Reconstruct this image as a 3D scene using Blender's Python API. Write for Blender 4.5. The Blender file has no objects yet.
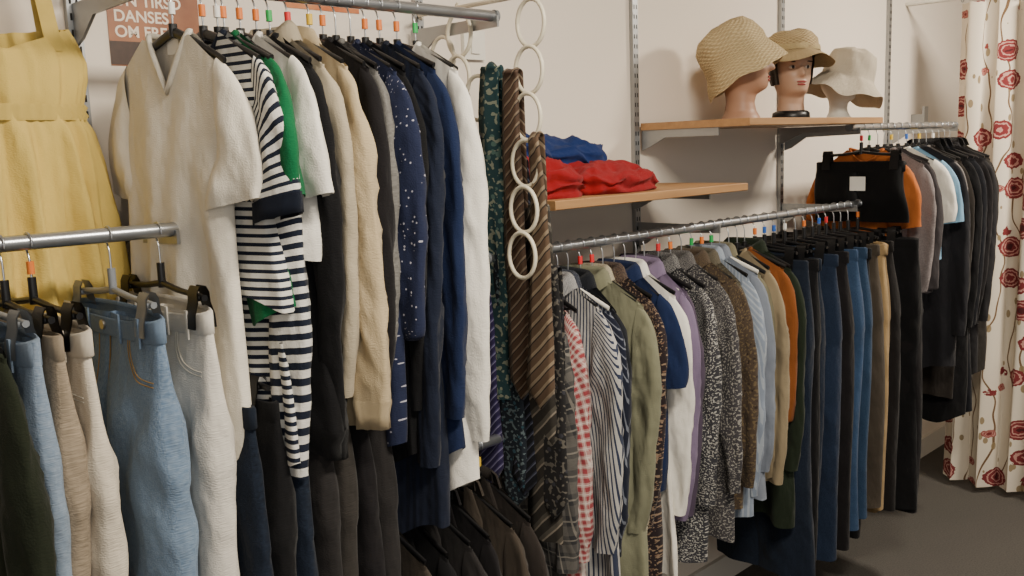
import bpy, math, random
import numpy as np
from mathutils import Vector, Matrix, noise
R=random.Random(11)
pi=math.pi
COL=bpy.context.scene.collection

# ------------------------------------------------------------------ helpers
def lin(h):
    h=h.lstrip('#'); o=[]
    for i in (0,2,4):
        c=int(h[i:i+2],16)/255
        o.append(c/12.92 if c<=.04045 else ((c+.055)/1.055)**2.4)
    return (o[0],o[1],o[2],1)
def sm(t):
    t=max(0,min(1,t)); return t*t*(3-2*t)
def nz(x,y,z): return noise.noise(Vector((x,y,z)))
def rdg(x,y,z): return .5-1.6*abs(noise.noise(Vector((x,y,z))))
class MB:
    def __init__(s): s.v=[];s.f=[];s.uv=[];s.mi=[]
    def grid(s,P,UV=None,closed=False,mi=0):
        n=len(P);m=len(P[0]);b=len(s.v)
        for r in P:
            for p in r: s.v.append(tuple(p))
        for i in range(n-1):
            for j in range(m if closed else m-1):
                k=(j+1)%m
                s.f.append((b+i*m+j,b+i*m+k,b+(i+1)*m+k,b+(i+1)*m+j));s.mi.append(mi)
                if UV is not None: s.uv+= [UV[i][j],UV[i][j+1],UV[i+1][j+1],UV[i+1][j]]
                else: s.uv+=[(j/m,i/n),((j+1)/m,i/n),((j+1)/m,(i+1)/n),(j/m,(i+1)/n)]
    def poly(s,pts,mi=0,uv=None):
        b=len(s.v)
        for p in pts: s.v.append(tuple(p))
        s.f.append(tuple(range(b,b+len(pts))));s.mi.append(mi)
        s.uv+= uv if uv else [(p[1],p[2]) for p in pts]
    def box(s,c,d,mi=0,M=None):
        x,y,z=[q/2 for q in d]
        q=[Vector((a*x,b*y,e*z)) for a in(-1,1) for b in(-1,1) for e in(-1,1)]
        if M is not None: q=[M@p for p in q]
        q=[(p[0]+c[0],p[1]+c[1],p[2]+c[2]) for p in q]
        b=len(s.v);s.v+=q
        for f in((0,1,3,2),(4,6,7,5),(0,4,5,1),(2,3,7,6),(0,2,6,4),(1,5,7,3)):
            s.f.append(tuple(b+i for i in f));s.mi.append(mi)
            s.uv+=[(q[i][1]+q[i][0],q[i][2]) for i in f]
    def tube(s,path,r,seg=8,closed=False,mi=0,sx=1.0,cap=True):
        P=[Vector(p) for p in path];n=len(P);rings=[]
        for i in range(n):
            a=P[(i-1)%n] if (closed or i>0) else P[0]
            c=P[(i+1)%n] if (closed or i<n-1) else P[-1]
            t=(c-a).normalized()
            ref=Vector((1,0,0)) if abs(t.x)<.9 else Vector((0,1,0))
            u=t.cross(ref).normalized();w=t.cross(u).normalized()
            rr=r[i] if isinstance(r,(list,tuple)) else r
            rings.append([P[i]+u*rr*math.cos(2*pi*j/seg)+w*rr*sx*math.sin(2*pi*j/seg) for j in range(seg)])
        if closed: rings.append(rings[0])
        s.grid(rings,closed=True,mi=mi)
        if cap and not closed:
            s.poly(rings[0],mi);s.poly(rings[-1][::-1],mi)
    def lathe(s,prof,seg=24,mi=0,c=(0,0,0)):
        s.grid([[(c[0]+r*math.cos(2*pi*j/seg),c[1]+r*math.sin(2*pi*j/seg),c[2]+z) for j in range(seg)] for r,z in prof],closed=True,mi=mi)
    def mesh(s,name,mats,smooth=True):
        me=bpy.data.meshes.new(name);me.from_pydata(s.v,[],s.f)
        uvl=me.uv_layers.new(name='UVMap')
        uvl.data.foreach_set('uv',[c for t in s.uv for c in t])
        for m in (mats if isinstance(mats,(list,tuple)) else [mats]): me.materials.append(m)
        me.polygons.foreach_set('material_index',s.mi)
        me.polygons.foreach_set('use_smooth',[smooth]*len(s.f))
        me.update();return me
def obj(name,me,parent=None,loc=(0,0,0),rot=(0,0,0),label=None,cat=None,group=None,kind=None):
    o=bpy.data.objects.new(name,me);COL.objects.link(o)
    o.location=loc;o.rotation_euler=rot
    if parent: o.parent=parent
    if label:o['label']=label
    if cat:o['category']=cat
    if group:o['group']=group
    if kind:o['kind']=kind
    return o
def lab4(l): return l if len(l.split())>=4 else l+' on a hanger'

# ------------------------------------------------------------------ materials
def newmat(name):
    m=bpy.data.materials.new(name);m.use_nodes=True
    nt=m.node_tree;return m,nt,nt.nodes['Principled BSDF']
def N(nt,t,**k):
    n=nt.nodes.new(t)
    for a,b in k.items(): n.inputs[a].default_value=b
    return n
def M_(nt,op,a,b=None,c=None):
    n=nt.nodes.new('ShaderNodeMath');n.operation=op
    for i,x in enumerate((a,b,c)):
        if x is None: continue
        if isinstance(x,(int,float)): n.inputs[i].default_value=x
        else: nt.links.new(x,n.inputs[i])
    return n.outputs[0]
def mix(nt,f,a,b,bt='MIX'):
    n=nt.nodes.new('ShaderNodeMix');n.data_type='RGBA';n.blend_type=bt
    for i,x in((0,f),(6,a),(7,b)):
        if isinstance(x,(int,float,tuple)): n.inputs[i].default_value=x
        else: nt.links.new(x,n.inputs[i])
    return n.outputs[2]
def plain(name,col,rough=.5,metal=0,noise=0.0,ns=20,bump=0):
    m,nt,b=newmat(name);c=lin(col) if isinstance(col,str) else col
    b.inputs['Roughness'].default_value=rough;b.inputs['Metallic'].default_value=metal
    tc=nt.nodes.new('ShaderNodeTexCoord');no=N(nt,'ShaderNodeTexNoise',Scale=ns,Detail=4.0)
    nt.links.new(tc.outputs['Object'],no.inputs['Vector'])
    col_=mix(nt,M_(nt,'MULTIPLY',no.outputs[0],noise),c,(c[0]*.5,c[1]*.5,c[2]*.5,1))
    nt.links.new(col_,b.inputs['Base Color'])
    if bump:
        bp=N(nt,'ShaderNodeBump',Strength=bump,Distance=.003);nt.links.new(no.outputs[0],bp.inputs['Height'])
        nt.links.new(bp.outputs[0],b.inputs['Normal'])
    return m
FC={}
def fab(c1,pat=None,c2='#ffffff',c3='#202020',f=30.,duty=.5,bump=.6,rough=.9):
    key=(c1,pat,c2,c3,f,duty,bump,rough)
    if key in FC: return FC[key]
    m,nt,b=newmat('cloth');L=nt.links
    A=lin(c1);B=lin(c2);C=lin(c3)
    tc=nt.nodes.new('ShaderNodeTexCoord');sp=nt.nodes.new('ShaderNodeSeparateXYZ')
    L.new(tc.outputs['UV'],sp.inputs[0]);u,v=sp.outputs[0],sp.outputs[1]
    def stripe(x,fr,du): return M_(nt,'LESS_THAN',M_(nt,'FRACT',M_(nt,'MULTIPLY',x,fr)),du)
    def noise_(sc,det=3.,src='Object',st=None):
        n=N(nt,'ShaderNodeTexNoise',Scale=sc,Detail=det)
        if st:
            mp=nt.nodes.new('ShaderNodeMapping');mp.inputs['Scale'].default_value=st
            L.new(tc.outputs[src],mp.inputs[0]);L.new(mp.outputs[0],n.inputs['Vector'])
        else: L.new(tc.outputs[src],n.inputs['Vector'])
        return n.outputs[0]
    col=A
    if pat=='h': col=mix(nt,stripe(v,f,duty),A,B)
    elif pat=='v': col=mix(nt,stripe(u,f,duty),A,B)
    elif pat=='d':
        col=mix(nt,stripe(M_(nt,'ADD',u,v),f,duty),A,B)
        col=mix(nt,stripe(M_(nt,'ADD',u,v),f*1.0,.12),col,C)
    elif pat=='plaid':
        s1=stripe(u,f,duty);s2=stripe(v,f,duty)
        col=mix(nt,M_(nt,'MULTIPLY',M_(nt,'ADD',s1,s2),.5),A,B)
        s3=stripe(M_(nt,'ADD',u,.013),f,.08);s4=stripe(M_(nt,'ADD',v,.013),f,.08)
        col=mix(nt,M_(nt,'MULTIPLY',M_(nt,'MAXIMUM',s3,s4),.6),col,C)
    elif pat in('dots','floral','paisley'):
        vo=N(nt,'ShaderNodeTexVoronoi',Scale=f);L.new(tc.outputs['UV'],vo.inputs['Vector'])
        if pat=='dots': col=mix(nt,M_(nt,'LESS_THAN',vo.outputs['Distance'],duty),A,B)
        else:
            n1=noise_(f*.8,2.,'UV')
            k=M_(nt,'ADD',vo.outputs['Distance'],M_(nt,'MULTIPLY',n1,.6))
            col=mix(nt,M_(nt,'LESS_THAN',k,duty+.25),A,B)
            n2=noise_(f*1.6,1.,'UV')
            col=mix(nt,M_(nt,'GREATER_THAN',n2,.58),col,C)
    elif pat=='denim':
        n1=noise_(3.2,3.,'Object',(1,1,.5));n2=noise_(300.,2.,'UV',(2.5,.5,1))
        col=mix(nt,M_(nt,'MULTIPLY_ADD',n1,2.6,-.85),A,B)
        col=mix(nt,M_(nt,'MULTIPLY_ADD',n2,1.1,-.25),col,C)
    elif pat=='melange':
        col=mix(nt,M_(nt,'MULTIPLY_ADD',noise_(220.,2.,'UV'),2.,-.5),A,B)
    n0=noise_(5.,2.)
    dk=(A[0]*.6,A[1]*.6,A[2]*.6,1)
    if isinstance(col,tuple): col=mix(nt,M_(nt,'MULTIPLY',n0,.25),A,dk)
    L.new(col,b.inputs['Base Color'])
    b.inputs['Roughness'].default_value=rough
    b.inputs['Specular IOR Level'].default_value=.15
    b.inputs['Sheen Weight'].default_value=.05
    h=M_(nt,'ADD',noise_(11.,3.,'Object',(1,1,.5)),M_(nt,'MULTIPLY',noise_(420.,1.,'UV'),.04))
    if pat=='knit':
        h=M_(nt,'ADD',h,M_(nt,'MULTIPLY',M_(nt,'SINE',M_(nt,'MULTIPLY',u,f*6.28)),.02))
    bp=N(nt,'ShaderNodeBump',Strength=min(1,bump*1.15),Distance=.038);L.new(h,bp.inputs['Height']);L.new(bp.outputs[0],b.inputs['Normal'])
    FC[key]=m;return m
chrome=plain('chrome','#b9bcc0',.28,.9,.2,30)
galv=plain('galvanised_steel','#a3a5a6',.42,.8,.3,40)
dark=plain('slot_dark','#1c1c1c',.8)
blackp=plain('black_plastic','#101012',.4,0,.2,20)
whitep=plain('white_plastic','#e4e0d4',.45,0,.1,20)
greyp=plain('grey_plastic','#7c8084',.35,0,.2,20)
creamp=plain('cream_plastic','#dcd4bd',.4,0,.1,20)
paper=plain('tag_paper','#e9e6df',.8,0,.1,30)
steel=plain('button_metal','#a6a29a',.35,.9,.1,40)
thread=plain('tan_thread','#8f7448',.8,0,.1,40)
whitethread=plain('white_thread','#bcb7aa',.8,0,.1,40)
markers=[plain('marker_'+n,c,.5) for n,c in(('green','#1f9f4c'),('red','#d0262c'),('blue','#2860b8'),('white','#e8e6e0'),('orange','#d9742a'),('yellow','#d9b52c'))]

# ------------------------------------------------------------------ room
def plainbox(name,c,d,mat,kind='structure',**k):
    m=MB();m.box((0,0,0),d);return obj(name,m.mesh(name,mat,False),loc=c,kind=kind,**k)
wallm=plain('painted_wall','#e6dbcd',.85,0,.08,1.6,.15)
plainbox('wall_back',(2,.05,1.35),(9.2,.1,2.7),wallm)
plainbox('wall_right',(6.15,-1.9,1.35),(.1,4.0,2.7),wallm)
plainbox('wall_left',(-2.65,-1.9,1.35),(.1,4.0,2.7),wallm)
plainbox('ceiling',(1.75,-1.9,2.75),(8.9,4.0,.1),plain('ceiling_paint','#e9e6e0',.9))
def carpet():
    m,nt,b=newmat('carpet');tc=nt.nodes.new('ShaderNodeTexCoord')
    n=N(nt,'ShaderNodeTexNoise',Scale=160.,Detail=4.);nt.links.new(tc.outputs['Object'],n.inputs[0])
    n2=N(nt,'ShaderNodeTexNoise',Scale=3.,Detail=2.);nt.links.new(tc.outputs['Object'],n2.inputs[0])
    c=mix(nt,n.outputs[0],lin('#2c2a28'),lin('#5e5a54'));c=mix(nt,M_(nt,'MULTIPLY',n2.outputs[0],.3),c,lin('#302e2c'))
    nt.links.new(c,b.inputs['Base Color']);b.inputs['Roughness'].default_value=1
    bp=N(nt,'ShaderNodeBump',Strength=.8,Distance=.004);nt.links.new(n.outputs[0],bp.inputs['Height']);nt.links.new(bp.outputs[0],b.inputs['Normal'])
    return m
plainbox('floor',(1.75,-1.9,-.05),(8.9,4.0,.1),carpet())
plainbox('baseboard_back',(1.75,-.0085,.05),(8.6,.015,.1),plain('skirting','#d5d0c6',.6))

def woodm():
    m,nt,b=newmat('beech_wood');tc=nt.nodes.new('ShaderNodeTexCoord');mp=nt.nodes.new('ShaderNodeMapping')
    mp.inputs['Scale'].default_value=(1.2,22,22);nt.links.new(tc.outputs['Object'],mp.inputs[0])
    n=N(nt,'ShaderNodeTexNoise',Scale=3.,Detail=6.);nt.links.new(mp.outputs[0],n.inputs[0])
    nt.links.new(mix(nt,n.outputs[0],lin('#b38a5c'),lin('#86603c')),b.inputs['Base Color']);b.inputs['Roughness'].default_value=.5
    return m
wood=woodm()

UP=[.733,1.574,2.45,3.365,4.32,-.15]
def upright(x):
    m=MB();z0,z1=.25,2.45;w=.026;d=.014
    m.box((0,-d/2,(z0+z1)/2),(w,d,z1-z0))
    z=z0+.03
    while z<z1-.03:
        for s in(-1,1): m.box((s*.006,-d-.0003,z),(.004,.0008,.013),1)
        z+=.03
    return obj('shelf_upright',m.mesh('upright',[galv,dark],False),loc=(x,-.001,0),label='slotted galvanised steel upright screwed to the wall',cat='wall upright',group='slotted wall uprights')
for x in UP: upright(x)

def bracket(x,z,L=.32,h=.035):
    m=MB();t=.006
    y0=-.0165
    pts=[(y0,0.012),(y0,-h-.03),(y0-.03,-h-.02),(y0-.09,-h*.35-.005),(-L,-.012),(-L,.012)]
    for xs in(-t/2,t/2): m.poly([(xs,a,b) for a,b in (pts if xs<0 else pts[::-1])])
    n=len(pts)
    for i in range(n):
        a=pts[i];b=pts[(i+1)%n];m.poly([(-t/2,*a),(t/2,*a),(t/2,*b),(-t/2,*b)])
    return obj('rail_bracket',m.mesh('bracket',galv,False),loc=(x,0,z),label='galvanised steel bracket holding the clothes rail',cat='bracket',group='wall brackets')
RY=-.30
def rail(x0,x1,z,label,y=RY,r=.0125):
    m=MB();m.tube([(x0,0,0),(x0+.01,0,0),(x1-.01,0,0),(x1,0,0)],r,16)
    o=obj('clothes_rail',m.mesh('rail',chrome),loc=(0,y,z),label=label,cat='clothes rail')
    for xe in(x0,x1):
        m=MB();m.tube([(xe-.004,0,0),(xe+.004,0,0)],r*1.18,16);obj('end_cap',m.mesh('cap',greyp),parent=o)
    return o
ZT,ZS,ZJ,ZF,ZL,ZK=1.955,1.41,1.54,1.69,1.36,.975
rail(.70,1.555,ZT,'long chrome hanging rail carrying tops and sweaters')
rail(1.50,3.62,ZS,'chrome rail with shirts and trousers on hangers')
rail(-.2,.81,ZJ,'chrome rail with jeans clipped on hangers')
rail(3.33,4.34,ZF,'chrome rail near the curtain with jackets')
rail(.70,1.13,ZL,'low chrome rail carrying dark trousers',y=RY+.03)
rail(.72,1.60,ZK,'lowest chrome rail carrying tailored jackets',y=RY)
for x,z in((.733,ZT),(1.545,ZT),(1.574,ZS),(2.45,ZS),(3.365,ZS),(-.15,ZJ),(.752,ZJ),(3.38,ZF),(4.32,ZF),(.733,ZL),(.745,ZK),(1.574,ZK)):
    bracket(x,z-.013)

def shelf(x0,x1,z,label):
    w=x1-x0;m=MB();b=.002
    pr=[(-.41,0+b),(-.41+b,0),(-.0185,0),(-.0185,.022),(-.41+b,.022),(-.41,.022-b)]
    m.grid([[(x,a,c) for a,c in pr] for x in(-w/2,w/2)],closed=True)
    m.poly([(-w/2,a,c) for a,c in pr]);m.poly([(w/2,a,c) for a,c in pr][::-1])
    return obj('wall_shelf',m.mesh('shelf',wood,False),loc=((x0+x1)/2,0,z-.022),label=label,cat='shelf')
SH1,SH2=1.535,1.722
shelf(1.62,2.455,SH1,'light wooden wall shelf with folded red clothes')
shelf(2.465,3.36,SH2,'light wooden wall shelf holding hats on mannequin heads')
for x,z in((1.63,SH1),(2.425,SH1),(2.475,SH2),(3.345,SH2)):
    o=bracket(x,z-.035,.30,.02);o.name='shelf_bracket';o['label']='steel bracket under the wooden wall shelf'
m=MB();m.box((0,-.045,0),(.03,.06,.06));m.box((0,-.075,.02),(.045,.01,.09))
obj('wall_bracket',m.mesh('stub',galv,False),loc=(4.62,.014,1.72),label='short bent galvanised bracket on the bare wall',cat='bracket')

# ------------------------------------------------------------------ hangers
DR=-.016
def hook_mesh():
    m=MB();r=.0149
    p=[(0,r*math.cos(a),r*math.sin(a)) for a in np.linspace(math.radians(200),math.radians(-60),14)]
    p.append((0,.002,-.024));p.append((0,0,-.034));p.append((0,0,-.062+DR))
    m.tube(p,.0018,6);return m.mesh('hook',chrome)
HOOK=hook_mesh()
def hbody(mat,w=.19,bar=False):
    m=MB()
    p=[(0,y,DR-.064-.055*abs(y/w)**1.15) for y in np.linspace(-w,w,19)]
    m.tube(p,[.006+.003*math.sin(pi*i/18) for i in range(19)],8,sx=.6)
    m.tube([(0,0,-.050+DR),(0,0,-.072+DR)],.008,8)
    if bar: m.tube([(0,-w+.02,-.115+DR),(0,0,-.128+DR),(0,w-.02,-.115+DR)],.003,6)
    return m.mesh('hanger_body',mat)
HB=[hbody(blackp,.165),hbody(blackp,.16,True),hbody(whitep,.16),hbody(greyp,.165,True)]
def cbody(mat,w=.15):
    m=MB()
    m.tube([(0,0,-.055),(0,0,-.098)],.007,8)
    m.tube([(0,-w,-.104),(0,-w*.4,-.098),(0,0,-.09),(0,w*.4,-.098),(0,w,-.104)],.0055,8)
    return m.mesh('clip_bar',mat)
def clip(mat):
    m=MB()
    for s in(-1,1):
        for o_ in(0,.002):
            m.grid([[(s*(x+o_),y,z-.017) for y in(-.016,-.008,.008,.016)] for x,z in((.004,-.068),(.009,-.078),(.010,-.095),(.016,-.115),(.0175,-.138))])
    m.box((0,0,-.105),(.016,.026,.008))
    return m.mesh('clip',mat)
CB=[cbody(blackp),cbody(greyp),cbody(whitep)];CL=[clip(blackp),clip(greyp),clip(whitep)]
mk=MB();mk.tube([(0,0,-.050),(0,0,-.030)],.0062,8)
MK=[mk.mesh('marker',q) for q in markers]
HN={0:'black plastic',1:'black plastic',2:'white plastic',3:'grey plastic'}
def hanger(x,z,yaw,style=0,clips=False,cw=.13,y=RY,mark=None,tilt=0,ws=1.):
    if clips:
        ci={0:0,1:0,2:2,3:1}[style]
        o=obj('clip_hanger',CB[ci],loc=(x,y,z),rot=(tilt,0,yaw),label=HN[style]+' trouser hanger with two clips',cat='hanger',group='hangers on the rails')
        for s in(-1,1):
            obj('clip',CL[ci],parent=o,loc=(0,s*cw,0))
    else:
        o=obj('coat_hanger',HB[style],loc=(x,y,z),rot=(tilt,0,yaw),label=HN[style]+' clothes hanger with metal hook',cat='hanger',group='hangers on the rails')
        o.scale=(1,ws,1)
    obj('hook',HOOK,parent=o,label='metal wire hook')
    if mark is None and R.random()<(.9 if z>1.9 else .4): mark=R.randrange(6)
    if mark is not None: obj('size_marker',MK[mark],parent=o,label='coloured size marker ring')
    return o

# ------------------------------------------------------------------ garments: tops
def top(name,x,z,mat,label,cat='top',L=.68,sl='long',sh=.17,T=.02,fold=.012,neck='round',yaw=0,y=RY,hemw=1.06,
        rib=None,style=0,group=None,collar=None,bandmat=None,hood=False,placket=False,lapel=False,slx=0,slen=1.,seed=None,sway=0,mark=None,matS=None,tilt=None,neckw=.066,wr=1.,tuck=0.,ry=RY,tag=False):
    rr=random.Random(seed if seed is not None else R.randrange(10**6))
    if tilt is None: tilt=rr.uniform(-.035,.035)
    hanger(x,z,yaw,style,y=ry,mark=mark,tilt=tilt,ws=min(1,sh/.172))
    root=obj(name,None,loc=(x,ry,z),rot=(tilt,0,yaw),label=lab4(label),cat=cat,group=group)
    root.empty_display_size=.05
    sd=rr.uniform(0,100)
    oy=(y-RY)+rr.uniform(-.006,.006)
    nk=neckw
    dip={'round':.05,'v':.10,'high':.01,'wide':.06}[neck]
    ph=[rr.uniform(0,6.28) for _ in range(8)];k1=rr.uniform(1.1,2.);k2=rr.uniform(2.6,4.2)
    zt=-.060+DR
    def topz(yy,front):
        a=abs(yy)
        zs=zt-.062*max(0,(a-nk))/(sh-nk)-.006
        if a<nk:
            q=(1-a/nk) if neck=='v' else (1-(a/nk)**2)
            zs-= (dip if front else .012)*q
        return zs
    NS=44
    def surf(phi,s):
        u=math.cos(phi);sn=math.sin(phi);front=sn<0
        w=sh*(1+(hemw-1)*sm(s*1.6))
        w*=1-.08*math.sin(pi*min(1,s*1.15))
        y0=u*sh
        zz=topz(y0,front)
        zb=zt-L+.018*math.sin(k1*pi*u+ph[0])+.012*u*u
        Z=zz+(zb-zz)*s
        yy=u*w+.010*math.sin(5*s+ph[1])*s+sway*s+oy
        th=(.0095+(T-.0095)*sm(s*3.2))*abs(sn)**.6*(1 if sn>=0 else -1)
        a=fold*sm(s*1.5)
        cx=a*(math.sin(k1*pi*u+ph[2]+1.5*s)+.55*math.sin(k2*pi*u+ph[3]-1.2*s))
        loc=.35*fold*sm(s*2)*math.sin(7*u+ph[4]+3*s)*abs(sn)*(1 if front else -.6)
        n=nz(yy*15+1.5*Z,Z*3.2,sd+(0 if front else 5))*.010+rdg(yy*13+(2.5 if yy>oy else -2.5)*Z,Z*2.6,sd+9)*.009*(-1 if front else 1)
        n*=sm(s*4)*wr*(.35+.65*abs(sn))
        return (cx+th+loc+n,yy,Z)
    m=MB();NP=64
    P=[];UV=[]
    for i in range(NS):
        s=i/(NS-1);row=[surf(2*pi*j/NP,s) for j in range(NP)];P.append(row)
        uvr=[]
        for j in range(NP+1):
            phi=2*pi*j/NP
            uvr.append(((math.cos(phi)*sh if phi<=pi else -2*sh-math.cos(phi)*sh)+5,(P[i][j%NP][2])+5))
        UV.append(uvr)
    m.grid(P,UV,closed=True)
    obj('body',m.mesh('garment_body',mat),parent=root)
    if sl:
        if sl=='long':
            cy=[sh*.86,sh-.010,sh-.002,sh+.0,sh+.0,sh-.004];cz=[-.205,-.235,-.315,-.45,-.62,-.12-.60*slen]
            an=[84,68,30,8,2,0];aw=[.086,.082,.062,.054,.048,.038];bw=[.012,.016,.021,.021,.019,.015]
        else:
            cy=[sh*.86,sh-.006,sh+.006-tuck,sh+.012-tuck,sh+.012-tuck];cz=[-.195,-.215,-.262,-.310,-.355]
            an=[84,70,42,22,12];aw=[.084,.082,.074,.067,.065];bw=[.012,.016,.020,.021,.021]
        cz=[q+DR for q in cz]
        tt=np.linspace(0,1,len(cy));NT=42 if sl=='long' else 22;ts=np.linspace(0,1,NT)
        def ip(a):
            a=np.array(a,float);r=np.interp(ts,tt,a)
            for _ in range(5):
                q=r.copy();q[1:-1]=(r[:-2]+2*r[1:-1]+r[2:])/4;r=q
            return r
        Cy,Cz,An,Aw,Bw=map(ip,(cy,cz,an,aw,bw))
        for sg in(-1,1):
            pa=rr.uniform(0,6.28);pb=rr.uniform(0,6.28);bend=rr.uniform(-.014,.008)+slx;sd2=sd+sg*20
            fw=rr.uniform(-.04,.012) if sl=='long' else 0
            P=[];UV=[];NR=30
            for i in range(NT):
                t=ts[i];A=math.radians(An[i]);row=[]
                wr_=1+.05*math.sin(11*t+pa)*t
                for j in range(NR):
                    f=2*pi*j/NR;c_,s_=math.cos(f),math.sin(f)
                    a=Aw[i]*c_*wr_;bx=Bw[i]*abs(s_)**.8*(1 if s_>=0 else -1)*(1+.22*math.sin(3*f+5*t+pb))
                    dy=math.cos(A)*a;dz=math.sin(A)*a
                    yy=Cy[i]+dy+fw*t*t;zz=Cz[i]+dz
                    n=(nz(c_*1.8+sd2+zz*4,zz*7,s_*1.3)*.010+rdg(c_*2.4+sd2+zz*10,zz*9,s_*1.5)*.009)*sm(t*4)*wr
                    xx=bx+bend*sm(t*1.5)+.006*math.sin(2*t*pi+pa)*t+.4*fold*math.sin(2*c_+3*t+pb)*t+n*s_*1.1+n*.3
                    row.append((xx,sg*(yy+n*.25)+oy,zz))
                dist=.62*t if sl=='long' else .2*t
                UV.append([(5+Aw[i]*(math.cos(2*pi*j/NR) if j<=NR/2 else -2-math.cos(2*pi*j/NR)),5-dist-.14) for j in range(NR+1)])
                P.append(row)
            m=MB();m.grid(P,UV,closed=True)
            obj('sleeve',m.mesh('sleeve',matS or mat),parent=root)
            if rib or (bandmat and sl):
                m=MB();last=np.array(P[-1]);cen=last.mean(0);h=.05 if rib else .03
                rows=[]
                for k,(q,dz) in enumerate(((1.03,.004),(1.03,-.002),(.9,-h*.5),(.92,-h),(.85,-h))):
                    if not rib: q=1.03 if k<4 else .97
                    rows.append([tuple(cen+(p-cen)*q+np.array((0,0,dz))) for p in last])
                m.grid(rows,closed=True);obj('cuff',m.mesh('cuff',rib or bandmat),parent=root)
    nb=bandmat or rib or mat
    loop=[]
    for j in range(28):
        a=2*pi*j/28;yy=nk*.98*math.cos(a);fr=math.sin(a)<0
        loop.append((.011*math.sin(a)*(1.1),yy+oy,topz(yy,fr)+.001))
    if collar=='shirt':
        m=MB();rows=[]
        for (k,o,dz) in((.95,0,-.004),(.9,0,.016),(.95,.004,.026),(1.1,.010,.016),(1.25,.015,-.012)):
            row=[]
            for j in range(28):
                a=2*pi*j/28;c_,s_=math.cos(a),math.sin(a);f=max(0,-s_)
                row.append(((.014*s_*k*1.5+o*s_), nk*k*c_+oy, zt-.006+dz-.03*f*f*(1 if dz>0 else 1.4)))
            rows.append(row)
        m.grid(rows,closed=True);obj('collar',m.mesh('collar',mat),parent=root)
    elif not hood and not lapel:
        m=MB();m.tube(loop,.0055,6,closed=True,sx=1.);obj('neckband',m.mesh('neckband',nb),parent=root)
    if tag:
        m=MB();m.grid([[(.006,oy+q*.016,zt-.012-k*.014) for q in(-1,1)] for k in range(3)]);obj('neck_label',m.mesh('nl',paper),parent=root,label='small white neck label')
    if hood:
        m=MB();rows=[]
        for i in range(12):
            t=i/11;row=[]
            r=(.55+.45*math.sin(pi*(t*.8+.1)))*(1 if t<.95 else .7)
            for j in range(24):
                a=2*pi*j/24
                row.append((.014+.030*r*math.sin(a),(nk+.028)*r*math.cos(a)+.004*math.sin(5*a+3*t)+oy,zt+.012-.13*t+.008*math.sin(2*a)+.01*nz(a,t*3,sd)))
            rows.append(row)
        m.grid(rows,closed=True);obj('hood',m.mesh('hood',mat),parent=root)
    if lapel:
        for sg in(-1,1):
            m=MB();pts=[(nk*1.0,.004),(nk+.035,-.06),(nk+.05,-.12),(nk+.022,-.135),(nk+.03,-.19),(.004,-.36)]
            inn=[(nk*.6,.012),(nk*.55,-.06),(nk*.45,-.12),(nk*.35,-.17),(nk*.2,-.25),(0,-.37)]
            def fx(a,zz):
                s=min(1,-(zz)/L);ph_=2*pi-math.acos(max(-1,min(1,a/sh)));return surf(ph_,s)[0]-.005
            rows=[[(fx(sg*a,b)-(.006 if q else 0),sg*a+oy,zt+b) for a,b in pp] for q,pp in((1,pts),(0,inn))]
            rows.append([(xx+.005,yy,zz) for xx,yy,zz in rows[0]])
            m.grid([rows[1],rows[0],rows[2]]);obj('lapel',m.mesh('lapel',mat),parent=root)
        m=MB();m.grid([[(.013*math.sin(a)*k,nk*k*math.cos(a)+oy,zt+dz) for a in np.linspace(-.2,pi+.2,16)] for k,dz in((.95,-.004),(.9,.025),(1.15,.018),(1.35,-.01))])
        obj('collar',m.mesh('collar',mat),parent=root)
    if placket or lapel:
        m=MB();s0=.5 if lapel else (.10 if neck!='v' else .2)
        rows=[]
        for s in np.linspace(s0,.99,18):
            r=[]
            for d in(-.06,-.03,.03,.06):
                p=surf(1.5*pi+d,s);r.append((p[0]-.0025,p[1],p[2]))
            rows.append(r)
        m.grid(rows,[[(5+q*.01,5+i*.03) for q in range(4)] for i in range(18)])
        for s in np.linspace(s0+.03,.93,6 if not lapel else 2):
            p=surf(1.5*pi,s);m.tube([(p[0]-.003,p[1],p[2]),(p[0]-.0055,p[1],p[2])],.0055,8,mi=1)
        obj('button_placket',m.mesh('placket',[mat,whitep if not lapel else blackp]),parent=root)
    if rib:
        m=MB();rows=[];base=[surf(2*pi*j/NP,1) for j in range(NP)]
        c=np.array(base).mean(0)
        for q,dz in((1.03,.004),(1.03,-.004),(.95,-.025),(.95,-.05),(.9,-.05)):
            rows.append([(c[0]+(p[0]-c[0])*q,c[1]+(p[1]-c[1])*q,p[2]+dz) for p in base])
        m.grid(rows,[[(5+j*.02,5+i*.02) for j in range(NP+1)] for i in range(5)],closed=True);obj('waist_rib',m.mesh('hem',rib),parent=root)
    return root,surf

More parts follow.
